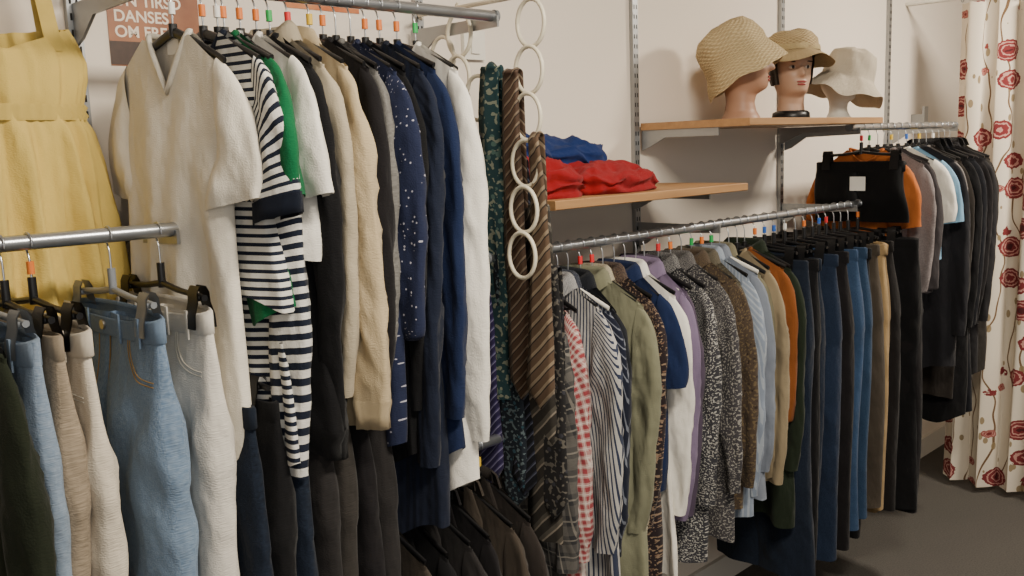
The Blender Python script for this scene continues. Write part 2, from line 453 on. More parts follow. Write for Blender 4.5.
# ------------------------------------------------------------------ garments: trousers
def pants(name,x,z,mat,label,cat='trousers',L=1.0,hw=.17,T=.022,fold=.009,yaw=0,y=RY,leg=.085,hemw=.07,style=0,group=None,det=False,jean=False,th=thread,seed=None,mark=None,sway=0,bandmat=None,tag=False,wr=1.,tilt=0,ry=RY):
    rr=random.Random(seed if seed is not None else R.randrange(10**6))
    hanger(x,z,yaw,style,clips=True,cw=min(.13,hw-.035),y=ry,mark=mark,tilt=tilt)
    root=obj(name,None,loc=(x,ry,z),rot=(tilt,0,yaw),label=lab4(label),cat=cat,group=group)
    zt=-.128;cr=.27/L;sd=rr.uniform(0,100);oy=y-RY
    ph=[rr.uniform(0,6.28) for _ in range(6)]
    def S(sg,phi,s):
        c_,s_=math.cos(phi),math.sin(phi)
        if s<cr:
            t=s/cr;W=hw*(1+.10*sm(t));yc=W/2;h=W/2+.0015
        else:
            t=(s-cr)/(1-cr);W=hw*1.10;h0=W/2
            h=h0+(hemw-h0)*min(1,t*1.3);yc=W/2+(hw*.46-W/2)*min(1,t*1.4)
        yy=sg*yc+h*c_+sway*s
        e=.55 if s<cr else .7
        tk=(.011+(T-.011)*sm(s*5))
        a=fold*sm(s*2.5)
        gx=.6*math.sin(3.2*(yy/hw)+ph[0]+2*s)+.5*math.sin(6*(yy/hw)+ph[1]-2.5*s)
        xx=tk*abs(s_)**e*(1 if s_>=0 else -1)+a*gx+.006*math.sin(6*s+ph[2]*1.0)*sm(s*2)
        Z=zt-L*s
        # creases radiating from the crotch plus long soft folds
        cz=rdg((yy*sg)*9-(Z-zt+.27)*7,Z*3+sd,sd+3)*.012*math.exp(-((s-cr)/.28)**2)
        n=nz(yy*14+2*Z,Z*4,sd+(0 if s_<0 else 4))*.011+rdg(yy*15+4*Z*sg,Z*6,sd+7)*.008*(-1 if s_<0 else 1)+cz*(-1 if s_<0 else 1)
        xx+=n*sm(s*6)*wr*(.3+.7*abs(s_))
        return (xx,yy+.005*math.sin(6*s+ph[4])+oy+.10*n*sm(s*5),Z)
    m=MB();NR=34;ns=66
    for sg in(-1,1):
        P=[];UV=[]
        for i in range(ns):
            s=i/(ns-1);P.append([S(sg,2*pi*j/NR,s) for j in range(NR)])
            UV.append([(5+sg*.3+hw*.5*(math.cos(2*pi*j/NR) if j<=NR/2 else -2-math.cos(2*pi*j/NR)),5-L*s) for j in range(NR+1)])
        m.grid(P,UV,closed=True)
    obj('legs',m.mesh('legs',mat),parent=root)
    m=MB();rows=[]
    for k,dz in((.93,-.004),(.97,.003),(1.0,.003),(1.03,0),(1.03,-.034),(1.0,-.037)):
        rows.append([( .0135*k*abs(math.sin(a))**.5*(1 if math.sin(a)>=0 else -1)*(1.25 if det else 1),(hw+.001)*k*math.cos(a)+oy,zt+dz+(.010*math.sin(a) if det and dz>-.03 else 0)) for a in np.linspace(0,2*pi,41)[:-1]])
    m.grid(rows,closed=True)
    obj('waistband',m.mesh('waistband',bandmat or mat),parent=root)
    if det:
        for yy in(-.13,-.06,.06,.13):
            m=MB();m.box((-.0185,yy*hw/.17+oy,zt-.021),(.003,.009,.048));obj('belt_loop',m.mesh('loop',mat,False),parent=root)
        m=MB();m.tube([(-.0165,oy,zt-.020),(-.021,oy,zt-.020)],.0085,14);obj('button',m.mesh('btn',steel),parent=root)
        m=MB()
        def onx(yy,zz):
            s=max(0,(zt-zz)/L);sg=1 if yy>0 else -1
            W=hw*(1+.10*sm(min(1,s/cr)));c_=max(-1,min(1,(yy-sg*W/2)/(W/2)))
            return S(sg,2*pi-math.acos(c_),s)[0]-.0008
        for sg in(-1,1):
            for off in(0,.007):
                p=[]
                for t in np.linspace(0,1,14):
                    a=t*pi/2;yy=sg*(.95*hw-(.075+off)*math.cos(a)*1.0);zz=zt-.037-(.060+off)*math.sin(a)
                    p.append((onx(yy,zz),yy+oy,zz))
                m.tube(p,.0011,5)
        p=[(onx(.034,zt-.04-t*.13),oy+.034-(.034-.004)*sm((t-.7)/.3),zt-.04-t*.13-(.015*sm((t-.7)/.3))) for t in np.linspace(0,1,10)]
        m.tube(p,.0011,5)
        p=[(onx(.003,zt-.04-t*.2)-.001,oy,zt-.04-t*.2) for t in np.linspace(0,1,10)]
        m.tube(p,.0013,5)
        obj('stitching',m.mesh('stitch',th),parent=root)
    if tag:
        m=MB();m.grid([[(-.026-.002*i,yy,zt+.01-i*.03) for yy in(.12,.155)] for i in range(3)])
        obj('price_tag',m.mesh('tag',paper),parent=root,label='white card price tag')
    return root

# ------------------------------------------------------------------ fabrics
white=fab('#e2dbcc',bump=.5);white2=fab('#e6e2d8',bump=.5);cream=fab('#b8a686');cream2=fab('#aba08a')
navy=fab('#181e2c');navyk=fab('#1a2030','knit',f=60);black=fab('#131315');black2=fab('#191719');char=fab('#262424');char2=fab('#322f2c')
blue=fab('#182442');green=fab('#14603a');dots=fab('#20263e','dots','#a9a8b4',f=95,duty=.17)
strp=fab('#1c2230','h','#d9d7d0',f=66,duty=.58);strp2=fab('#1c2230','h','#d9d7d0',f=62,duty=.52)
G1='tops on the high rail';G2='shirts on the long rail';G3='trousers on the long rail';G4='jeans on the short rail';G5='dark clothes on the low rail';G6='jackets near the curtain'

# top rail
top('t_shirt',.785,ZT,white,'cream white v-neck cotton t-shirt on a hanger','t-shirt',L=.80,sl='short',neck='v',yaw=.16,style=0,T=.026,fold=.012,seed=3,sway=-.01,hemw=1.12,mark=3,group=G1,y=RY+.012,tilt=0.02,sh=.138,wr=1.1,neckw=.058,tag=True)
top('t_shirt',.840,ZT,strp,'white t-shirt with thin navy stripes','t-shirt',L=.48,sl='short',seed=5,bandmat=navy,fold=.012,group=G1,T=.028,tilt=0,yaw=.05,sh=.170)
top('t_shirt',.868,ZT,green,'green cotton t-shirt between striped and white tops','t-shirt',L=.50,sl='short',seed=8,group=G1,tilt=0,sh=.176)
top('sweater',.880,ZT,strp2,'long-sleeved navy and white striped jersey top','sweater',L=.76,sl='long',seed=9,slen=1.22,fold=.014,y=RY+.015,group=G1,tilt=-.02,sh=.155)
top('t_shirt',.912,ZT,white2,'white cotton t-shirt with short sleeves','t-shirt',L=.40,sl='short',seed=12,T=.028,group=G1,sh=.182,tilt=.0)
top('sweater',.945,ZT,black,'black long-sleeved sweatshirt','sweater',L=.72,seed=14,rib=black,T=.034,group=G1,sh=.172,fold=.014,tilt=.0,slen=1.1)
top('shirt',.972,ZT,cream2,'pale beige long-sleeved shirt','shirt',L=.62,seed=18,collar='shirt',group=G1,sh=.16)
top('hoodie',1.012,ZT,cream,'beige cotton hoodie with ribbed cuffs','hoodie',L=.70,seed=17,rib=cream,T=.045,hood=True,group=G1,sh=.182,fold=.016,wr=1.4,tilt=0,slen=1.02)
top('cardigan',1.060,ZT,black2,'black knitted cardigan with long sleeves','cardigan',L=.70,seed=19,T=.032,group=G1,fold=.014,sh=.178)
top('sweater',1.09,ZT,fab('#7c7a76','melange','#5f5d5a'),'thin grey melange sweater','sweater',L=.6,seed=20,group=G1)
top('blouse',1.12,ZT,dots,'navy blouse printed with small pale dots','blouse',L=.80,seed=22,fold=.014,T=.030,group=G1,slen=.85,sh=.178)
top('sweater',1.155,ZT,black,'black fine knit sweater','sweater',L=.84,seed=23,group=G1,slen=1.1)
top('cardigan',1.19,ZT,navyk,'dark navy ribbed long cardigan','cardigan',L=1.0,seed=24,T=.034,group=G1,slen=1.3,fold=.014)
top('sweater',1.225,ZT,blue,'deep blue cotton sweater','sweater',L=.84,seed=25,T=.03,group=G1,slen=1.15)
top('cardigan',1.27,ZT,white2,'long white knitted cardigan','cardigan',L=.92,seed=26,T=.034,slen=1.25,placket=True,neck='v',group=G1,sh=.178,fold=.015,tilt=0)
top('sweater',1.32,ZT,black,'black sweater with narrow shoulders','sweater',L=.92,seed=27,T=.03,slen=1.2,group=G1,sh=.13,tilt=0,y=RY+.06)

# left rail
dl=fab('#667c95','denim','#4c637f','#8c9cad');dm=fab('#2c4262','denim','#1f2f4a','#41566f');dd=fab('#141b29','denim','#0f131b','#232e3e');dvl=fab('#7b8c9e','denim','#5f738a','#929dab')
wht=fab('#d3cec4',bump=.6)
top('jacket',.395,ZJ,fab('#1f2419'),'dark green padded jacket with a round emblem','jacket',L=.85,T=.036,seed=31,group=G4,sh=.17,tilt=0,yaw=.10)
emb=[o for o in bpy.data.objects if o.name.startswith('jacket')][0]
pants('jeans',.440,ZJ,dvl,'pale washed blue jeans clipped on a hanger','jeans',det=True,jean=True,group=G4,seed=32,style=3,yaw=.08)
pants('trousers',.475,ZJ,fab('#9a8c79','melange','#7d7160'),'beige knitted trousers','trousers',group=G4,seed=33,T=.03,style=1,hw=.165,yaw=.08)
pants('trousers',.515,ZJ,fab('#cbc1b0'),'off-white corduroy trousers','trousers',group=G4,seed=34,T=.028,det=True,th=whitethread,hw=.165,yaw=.08)
pants('jeans',.640,ZJ,dl,'light blue denim jeans with a white price tag','jeans',det=True,jean=True,group=G4,seed=35,style=3,T=.036,hw=.175,hemw=.085,tag=True,yaw=.0,y=RY+.01,wr=1.2)
pants('jeans',.725,ZJ,wht,'white denim jeans on a clip hanger','jeans',det=True,th=whitethread,group=G4,seed=36,style=0,T=.034,hw=.172,hemw=.09,y=RY+.015,wr=1.2)
m=MB();m.lathe([(.009,-.001),(.0115,-.002),(.0125,0),(.0115,.001),(.009,0)],24)
e=obj('emblem',m.mesh('emblem',whitep),loc=(-.050,-.17,-.33),rot=(0,pi/2,0),label='round white ring emblem');e.parent=emb

# low rails
low=[('jeans',.80,dd,'dark blue denim jeans'),('trousers',.845,black,'black cotton trousers'),('jeans',.89,dd,'dark indigo jeans with straight legs'),('trousers',.935,char,'charcoal grey trousers'),('trousers',.985,char2,'brownish grey wool trousers'),('trousers',1.03,black2,'black pressed trousers'),('trousers',1.08,char,'dark charcoal pressed trousers')]
for n,x,mt,lb in low: pants(n,x,ZL,mt,lb,n,L=1.10,group=G5,T=.03,hw=.15,hemw=.10,ry=RY+.03,y=RY-.02)
jk=[(1.14,fab('#403931','melange','#322d28'),'brown melange wool jacket'),(1.20,black,'black tailored jacket'),(1.26,char,'charcoal wool blazer'),(1.32,black2,'black blazer with notched lapels'),(1.385,fab('#3e3730'),'taupe brown blazer with notched lapels'),(1.45,fab('#2e2926'),'dark brown tailored jacket')]
for x,mt,lb in jk: top('jacket',x,ZK,mt,lb,'jacket',L=.74,T=.036,sh=.18,lapel=True,neck='v',group=G5,y=RY+.01,wr=1.2)

# long rail shirts
SHT=[
(1.615,'shirt',fab('#333335','plaid','#5c5955','#8c867c',f=24,duty=.5),'dark grey plaid cotton shirt',.86,'long'),
(1.66,'shirt',fab('#8f3f44','plaid','#b9a39c','#d8cfc6',f=62,duty=.5),'red and white checked shirt',.86,'long'),
(1.70,'shirt',fab('#a9a7a4','v','#2d3448',f=115,duty=.38),'white shirt with navy pinstripes',.82,'long'),
(1.745,'shirt',fab('#1a1e2c','v','#6a6f7a',f=95,duty=.2),'navy shirt with pale stripes',.80,'long'),
(1.785,'shirt',fab('#181b21'),'black cotton shirt',.78,'long'),
(1.83,'shirt',fab('#7c7c66'),'sage green cotton shirt with long sleeves',.80,'long'),
(1.875,'blouse',fab('#b0a790','floral','#62493a','#56583f',f=95,duty=.25),'cream blouse with brown floral print',.84,'long'),
(1.92,'shirt',fab('#282022','floral','#6f5648','#84705d',f=90,duty=.25),'dark flower-printed blouse',.84,'long'),
(1.97,'shirt',fab('#1a2748'),'navy blue short-sleeved shirt',.58,'short'),
(2.015,'shirt',white2,'white dress shirt',.86,'long'),
(2.065,'blouse',fab('#766882'),'lilac purple blouse',.72,'long'),
(2.10,'shirt',fab('#4c4152'),'muted purple shirt',.70,'long'),
(2.165,'blouse',fab('#37373c','floral','#8f8d88','#a8a6a0',f=140,duty=.27),'black and white small-print blouse',.84,'long'),
(2.22,'blouse',fab('#3e3c3f','floral','#77746e','#8d8a84',f=120,duty=.25),'grey speckled print blouse',.82,'long'),
(2.275,'blouse',fab('#463b31','floral','#2c231e','#63553f',f=90,duty=.25),'brown floral printed blouse',.76,'long'),
(2.33,'shirt',fab('#544e42','floral','#38332a','#6a6555',f=100,duty=.25),'taupe leaf-printed shirt',.72,'long'),
(2.38,'shirt',fab('#7f8a9a','v','#98a1ac',f=90,duty=.4),'light blue striped shirt',.80,'long'),
(2.43,'shirt',fab('#777e8a'),'pale grey-blue cotton shirt',.76,'long'),
(2.48,'shirt',fab('#75705b'),'olive beige linen shirt',.78,'long'),
(2.525,'sweater',fab('#8d7f66'),'sand coloured sweater',.72,'long'),
(2.575,'sweater',fab('#7d4822'),'rust orange sweater',.42,'long'),
(2.62,'shirt',fab('#20281d'),'dark green overshirt',.88,'long'),
]
for i,(x,n,mt,lb,L,sl) in enumerate(SHT):
    top(n,x,ZS,mt,lb,n,L=L,sl=sl,collar='shirt' if n in('shirt','blouse') else None,placket=n!='sweater',group=G2,style=(0,1,0,2,0,0,1)[i%7],T=.022+.004*(i%3),
        yaw=R.uniform(-.12,.09) if i>1 else 0,slen=R.uniform(.98,1.14) if L>.5 else .62,y=RY+(R.uniform(-.014,.02) if i>1 else .035),fold=.015,sh=.165+R.uniform(-.014,.012)-(.012 if i<2 else 0),wr=1.35,tilt=R.uniform(-.05,.05) if i>1 else 0)
PT=[
(2.68,'jeans',dd,'dark indigo denim jeans',1.04),(2.74,'trousers',black,'black cotton trousers',1.0),(2.80,'jeans',dd,'very dark blue jeans',1.05),
(2.87,'jeans',fab('#182236','denim','#111826','#2b394f'),'dark washed blue jeans',1.05),(2.94,'trousers',black2,'black slim trousers',1.03),(3.0,'jeans',dm,'mid blue denim jeans',.98),
(3.06,'jeans',fab('#24384f','denim','#1a2a40','#3a4e68'),'bright blue straight jeans',.96),(3.11,'trousers',black,'black smart trousers',1.05),(3.16,'trousers',fab('#423b33'),'olive brown trousers',.95),(3.22,'trousers',fab('#98805c'),'tan beige chino trousers',.98),
(3.275,'trousers',fab('#7d6849'),'sand coloured chinos',1.0),(3.33,'trousers',fab('#1d1b1b'),'dark grey trousers',1.0),(3.41,'trousers',black,'black wide-leg trousers',1.02),(3.48,'trousers',black2,'loose black trousers',1.04)]
for i,(x,n,mt,lb,L) in enumerate(PT):
    pants(n,x,ZS,mt,lb,n,L=L-.02,group=G3,style=0,T=.034,hw=.172,hemw=.105,yaw=R.uniform(-.24,.14),y=RY-.01-(.035 if x>3.35 else 0),det=(x>3.18 and x<3.3),wr=1.2,fold=.010,tilt=R.uniform(-.03,.03))

# far rail
pants('trousers',3.43,ZF,fab('#0b0b0d',rough=.5,bump=.25),'black folded trousers with a white paper tag','trousers',L=.22,T=.018,hw=.165,hemw=.085,group=G6,y=-.295,seed=50,tag=False,det=False,th=blackp,wr=.3,fold=.004)
r_=[o for o in bpy.data.objects if o.get('label')=='black folded trousers with a white paper tag'][0]
m=MB();m.grid([[(-.026,yy,-.18-k*.026) for yy in(-.03,.03)] for k in range(3)]);obj('price_tag',m.mesh('tag',paper),parent=r_,label='white printed paper tag')
FR=[(3.50,'t_shirt',fab('#b06432'),'bright orange cotton t-shirt',.42,'short'),(3.57,'sweater',fab('#857d7d','melange','#686161'),'greyish pink sweater',.55,'long'),(3.63,'sweater',fab('#3f3b3d'),'dark grey sweater',.55,'long'),
(3.69,'t_shirt',white2,'white cotton t-shirt with round neck',.5,'short'),(3.76,'t_shirt',fab('#7398b4'),'light blue t-shirt with short sleeves',.46,'short'),(3.83,'jacket',fab('#222226'),'black zipped jacket',.9,'long'),(3.90,'sweater',fab('#757170','melange','#5f5b58'),'heather grey long sweater',.85,'long'),
(3.96,'jacket',fab('#25211e'),'dark brown coat',1.05,'long'),(4.03,'coat',black,'long black coat',1.15,'long'),(4.10,'coat',fab('#17181d'),'dark navy coat',1.15,'long'),(4.17,'jacket',black2,'black wool jacket',1.1,'long'),(4.23,'coat',fab('#29282a'),'dark grey wool coat',1.0,'long'),(4.29,'coat',char2,'charcoal coat',1.0,'long')]
for i,(x,n,mt,lb,L,sl) in enumerate(FR):
    top(n,x,ZF,mt,lb,n.replace('_','-'),L=float(L),sl=sl,group=G6,T=.03,lapel=(n=='coat'),neck='v' if n=='coat' else 'round',y=RY+R.uniform(-.01,.01),sh=.15 if i==0 else .175,slen=.7 if (sl=='long' and L<.6) else 1.15,wr=1.2)

# ------------------------------------------------------------------ yellow dress
yel=fab('#d6bb68',bump=.5)
root=obj('dress',None,loc=(.548,-.10,1.655),label='yellow sleeveless summer dress with gathered waist',cat='dress')
def dress():
    m=MB();NP=160;P=[];UV=[]
    prof=[(.24,.135,.02),(.215,.148,.025),(.18,.163,.03),(.15,.162,.032),(.125,.155,.034),(.105,.150,.03),(.095,.148,.028),(.085,.150,.03),(.06,.164,.036),(.0,.174,.04),(-.1,.184,.042),(-.2,.194,.045),(-.3,.205,.046),(-.42,.215,.05),(-.55,.225,.05)]
    zz_=np.linspace(.24,-.52,80);pz=[-p[0] for p in prof]
    for z in zz_:
        w=np.interp(-z,pz,[p[1] for p in prof]);t=np.interp(-z,pz,[p[2] for p in prof])
        row=[]
        for j in range(NP):
            a=2*pi*j/NP;c_,s_=math.cos(a),math.sin(a)
            fo=.004 if z>.1 else .014*min(1,(.1-z)/.3+.35)
            if abs(z-.095)<.02: fo=.004
            wv=fo*(math.sin(13*a+.6+2*nz(z*3,0,0))+.7*math.sin(23*a+2+3*nz(z*3,1,0))+.35*math.sin(41*a+4*nz(z*4,2,0)))+.006*nz(a*3,z*6,2)+.006*rdg(a*4,z*7+a,5)*(1 if z<.1 else .6)
            zv=z
            if z>.2: zv=z-.05*(1-abs(c_))*(1 if s_<0 else .3)*((z-.2)/.04)
            row.append((w*c_+wv*c_*.6,(t+wv)*s_ ,zv))
        P.append(row);UV.append([(5+j*.006,5+z) for j in range(NP+1)])
    m.grid(P,UV,closed=True);obj('dress_body',m.mesh('dress',yel),parent=root)
    for sg in(-1,1):
        m=MB();p=[(sg*.105,-.020,.20),(sg*.098,-.010,.28),(sg*.088,-.004,.355),(sg*.088,.004,.37),(sg*.098,.012,.28),(sg*.105,.016,.21)]
        m.grid([[(q[0]+d,q[1],q[2]) for d in(-.014,0,.014)] for q in p]);obj('strap',m.mesh('strap',yel),parent=root)
    m=MB();m.grid([[( .152*math.cos(a)*k+.003*nz(a*9,z*50,1),-(.034)*math.sin(a)*k-.004*abs(math.sin(24*a)),z) for a in np.linspace(0,2*pi,145)] for k,z in((1.0,.108),(1.03,.102),(1.0,.095),(1.03,.088),(1.0,.08))])
    obj('elastic_waist',m.mesh('waist',yel),parent=root)
dress()
m=MB();m.tube([(-.2,0,-.055),(-.1,0,-.01),(0,0,.01),(.1,0,-.01),(.2,0,-.055)],.006,8);m.tube([(0,0,.01),(0,0,.05),(.0,.03,.075),(0,.09,.07)],.002,6)
obj('coat_hanger',m.mesh('wall_hanger',whitep),loc=(.548,-.10,2.04),label='white plastic hanger holding the yellow dress',cat='hanger')

# ------------------------------------------------------------------ posters
def poster(x0,x1,z0,z1,lines,c1,c2,label,tc_='#e9dccb'):
    m_,nt,b=newmat('poster_print');tc=nt.nodes.new('ShaderNodeTexCoord');n=N(nt,'ShaderNodeTexNoise',Scale=9.,Detail=4.)
    nt.links.new(tc.outputs['Object'],n.inputs[0]);nt.links.new(mix(nt,M_(nt,'MULTIPLY_ADD',n.outputs[0],3.,-1.),lin(c1),lin(c2)),b.inputs['Base Color']);b.inputs['Roughness'].default_value=.4
    m=MB();w=x1-x0;h=z1-z0;m.box((0,0,0),(w,.001,h))
    o=obj('poster',m.mesh('poster',m_,False),loc=((x0+x1)/2,-.0012,(z0+z1)/2),label=label,cat='poster')
    for i,(t,zz,sz) in enumerate(lines):
        cu=bpy.data.curves.new('t','FONT');cu.body=t;cu.size=sz;cu.extrude=.0002;cu.offset=.0006
        to=bpy.data.objects.new('t',cu);COL.objects.link(to);bpy.context.view_layer.update()
        me=bpy.data.meshes.new_from_object(to);bpy.data.objects.remove(to);me.materials.clear();me.materials.append(plain('print_ink',tc_,.6))
        obj('lettering',me,parent=o,loc=(-w/2+.012,-.0009,zz),rot=(pi/2,0,0))
    return o
po=poster(.80,.99,1.845,2.12,[('ON TIRSD',-.022,.031),('DANSES',-.052,.031),('OM FRE',-.082,.031)],'#6e3c28','#a06a48','orange and brown poster with white lettering')
m=MB();m.box((0,0,0),(.19,.0006,.045));obj('picture_area',m.mesh('pic',plain('printed_picture','#4a3328',.5,0,1.2,60),False),parent=po,loc=(0,-.0009,-.113))
poster(1.20,1.40,1.985,2.25,[('FRA',-.10,.03)],'#b5532a','#c98a5a','orange poster with pale lettering')
m=MB();m.box((0,0,0),(.075,.012,.075));m.box((0,-.008,0),(.03,.006,.045))
obj('light_switch',m.mesh('switch',whitep,False),loc=(1.76,-.0075,1.93),label='white square light switch on the wall',cat='light switch')

# ------------------------------------------------------------------ ring hanger with ties
def ring_mesh():
    m=MB();m.tube([(0,.040*math.cos(a),.050*math.sin(a)) for a in np.linspace(0,2*pi,29)[:-1]],.0048,8,closed=True);return m.mesh('ring',creamp)
RM=ring_mesh()
AX=1.535;az=1.985
m=MB();m.tube([(AX+.04,-.02,az),(AX,-.06,az),(AX,-.47,az)],.0055,8);m.tube([(AX,-.47,az),(AX,-.475,az+.02)],.005,8)
arm=obj('display_arm',m.mesh('arm',creamp),label='cream display arm projecting from the wall',cat='display arm')
for col,yy in enumerate((-.43,-.20)):
    ro=obj('ring_hanger',None,loc=(AX,yy,az),label='cream plastic ring hanger for ties',cat='hanger',group='ring hangers')
    m=MB();m.tube([(0,.0,.011),(0,.008,.004),(0,.006,-.006),(0,0,-.012)],.003,6);obj('hook',m.mesh('rh',creamp),parent=ro)
    for k in range(6):
        zz=-.060-.100*k;obj('ring',RM,parent=ro,loc=(-.01*min(k,5),0,zz))
        if k<5 and col==1: obj('ring',RM,parent=ro,loc=(-.012*k,-.068*(1 if k%2 else -.9),zz-.05))
def tie(y,z,L1,L2,mat,label,w=.085,w0=.028,blunt=False,n='necktie',thk=.003,yaw=.1,dx=0):
    m=MB();rows=[];UV=[];path=[];sd=R.uniform(0,50)
    for t in np.linspace(0,1,34):
        zz=-L1*(1-t);ww=w0+(w-w0)*(1-t)**.9
        e=L1*t
        if not blunt and e<w*.5: ww=max(.002,ww*e/(w*.5))
        path.append((-.009-.005*math.sin(5*t+sd)-(.010*nz(t*4,sd,0)),zz,ww,(-1,0)))
    for a in np.linspace(.1,pi-.1,7): path.append((-.009*math.cos(a),.009*math.sin(a),w0,(-math.cos(a),math.sin(a))))
    for t in np.linspace(0,1,18):
        zz=-L2*t;ww=w0*(1-.1*t);e=L2-abs(zz)
        if not blunt and e<.02: ww=max(.002,ww*e/.02)
        if blunt: ww=w0+(w*.9-w0)*t
        path.append((.009+.004*math.sin(4*t),zz,ww,(1,0)))
    acc=0;pv=None
    for (px,pz,ww,nn) in path:
        if pv: acc+=math.hypot(px-pv[0],pz-pv[1])
        pv=(px,pz)
        cu=(.008*math.sin(9*acc+sd) if blunt else .002)
        pr=[(-ww/2,0),(-ww*.3,thk+cu),(ww*.0,thk*1.1-cu),(ww*.3,thk+cu*.6),(ww/2,0),(ww*.3,-thk*.6+cu*.6),(0,-thk*.6-cu),(-ww*.3,-thk*.6+cu)]
        rows.append([(px+nn[0]*b,a,pz+nn[1]*b) for a,b in pr]);UV.append([(5+a,5+acc) for a,b in pr]+[(5-ww/2,5+acc)])
    m.grid(rows,UV,closed=True)
    return obj(n,m.mesh('tie',mat),loc=(AX+dx,y,z),rot=(0,0,yaw),label=label,cat='tie' if n=='necktie' else 'scarf',group='ties on the ring hangers')
br=fab('#4a392e','d','#776859','#2b2420',f=40,duty=.35,bump=.2,rough=.5);gr=fab('#2e2b27','d','#4b4740','#7a7165',f=22,duty=.4,bump=.25)
teal=fab('#263e42','paisley','#4f6660','#7c8070',f=45,duty=.3,bump=.3);purp=fab('#282242','d','#4a4468','#7a7690',f=50,duty=.3,bump=.2)
bk=fab('#17171b','plaid','#5a5550','#a59a84',f=60,duty=.4,bump=.2)
tie(-.385,az-.165,.735,.66,br,'brown diagonally striped necktie hanging through a ring',w=.074,w0=.045,dx=-.015)
tie(-.462,az-.305,.60,.40,fab('#554436','d','#7e6f5c','#2a2420',f=30,duty=.4,bump=.2),'bronze and black striped necktie',w=.085,dx=-.025)
tie(-.420,az-.46,.78,.60,gr,'long grey-brown striped scarf',w=.105,w0=.06,blunt=True,n='scarf',dx=.012)
tie(-.315,az-.15,.76,.6,teal,'teal paisley silk scarf on a ring hanger',w=.10,w0=.055,blunt=True,n='scarf',dx=-.01)
tie(-.275,az-.30,.83,.7,purp,'dark purple striped necktie',w=.085,dx=-.02)
tie(-.150,az-.15,.26,.24,bk,'black and cream checked necktie',w=.075,w0=.05,dx=-.01)
tie(-.335,az-.52,.66,.5,fab('#20262e','paisley','#34505c','#5f6c70',f=60,duty=.3,bump=.2),'dark blue patterned tie',w=.09,w0=.06,dx=.0)
tie(-.225,az-.36,.72,.5,fab('#3a1620','paisley','#5f2a34','#7d6a5c',f=60,duty=.3,bump=.2),'dark burgundy patterned necktie',w=.08,w0=.045,dx=-.01)
tie(-.365,az-.36,.78,.5,fab('#15161c','d','#2c2e3c','#4f5260',f=40,duty=.3,bump=.2),'black and navy striped necktie',w=.09,w0=.05,dx=.012)
tie(-.235,az-.46,.70,.5,fab('#1a2430','d','#30465a','#7f8a92',f=45,duty=.3,bump=.2),'navy striped necktie on a low ring',w=.09,dx=.01)
tie(-.185,az-.20,.60,.5,fab('#2a2a2c','paisley','#55584c','#8a8674',f=60,duty=.3,bump=.2),'grey patterned silk necktie',w=.07,w0=.045,dx=.01)
tie(-.450,az-.60,.58,.40,fab('#201f20','paisley','#34343a','#5b5750',f=50,duty=.3,bump=.2),'dark patterned necktie on a low ring',w=.085,w0=.05,dx=.02)

# ------------------------------------------------------------------ folded clothes on shelf
def heap(x,y,z,w,d,h,mat,label,yaw=0,seed=1,fr=1.):
    m=MB();rows=[];NP=90;NRr=34
    for i in range(NRr+1):
        q=i/NRr;row=[]
        for j in range(NP):
            a=2*pi*j/NP;c_,s_=math.cos(a),math.sin(a)
            sx=abs(c_)**.6*(1 if c_>=0 else -1);sy=abs(s_)**.6*(1 if s_>=0 else -1)
            rim=1+.10*nz(c_*1.6,s_*1.6,seed)+.05*nz(c_*5,s_*5,seed)
            if q<.35: rr_=.93+.07*math.sin(q/.35*pi/1.2);hh=h*.62*(q/.35)
            else:
                t=(q-.35)/.65;rr_=.965*(1-t);hh=h*(.62+.38*sm(t*1.6))
            X=w/2*sx*rr_*rim;Y=d/2*sy*rr_*rim
            n1=1-abs(nz(X*9*fr+seed,Y*16*fr,hh*20+seed))*2.2;n2=1-abs(nz(X*24+5,Y*30,seed+hh*40))*2
            lay=.006*math.sin(hh*240+3*nz(c_*2,s_*2,seed))*(1 if q<.4 else .3)
            k=min(1,q*4)
            row.append((X+(lay*c_),Y+lay*s_,max(0.0,hh+(n1*.020+n2*.008)*k-.012*k)))
        rows.append(row)
    m.grid(rows,closed=True)
    return obj('folded_garment',m.mesh('heap',mat),loc=(x,y,z),rot=(0,0,yaw),label=label,cat='folded clothes',group='folded clothes on the shelf')
red=fab('#861218',bump=.5);roy=fab('#15295a',bump=.5)
heap(1.96,-.24,SH1,.34,.26,.07,red,'bright red sweater folded on the shelf',.1,1.3)
heap(1.72,-.22,SH1,.20,.28,.09,red,'red garment folded beside the ties',-.1,2.7)
heap(1.88,-.13,SH1+.060,.36,.20,.085,roy,'royal blue sweater folded on red clothes',-.15,3.9)
heap(1.71,-.15,SH1+.085,.19,.22,.07,roy,'blue garment folded beside the ties',.1,4.2)

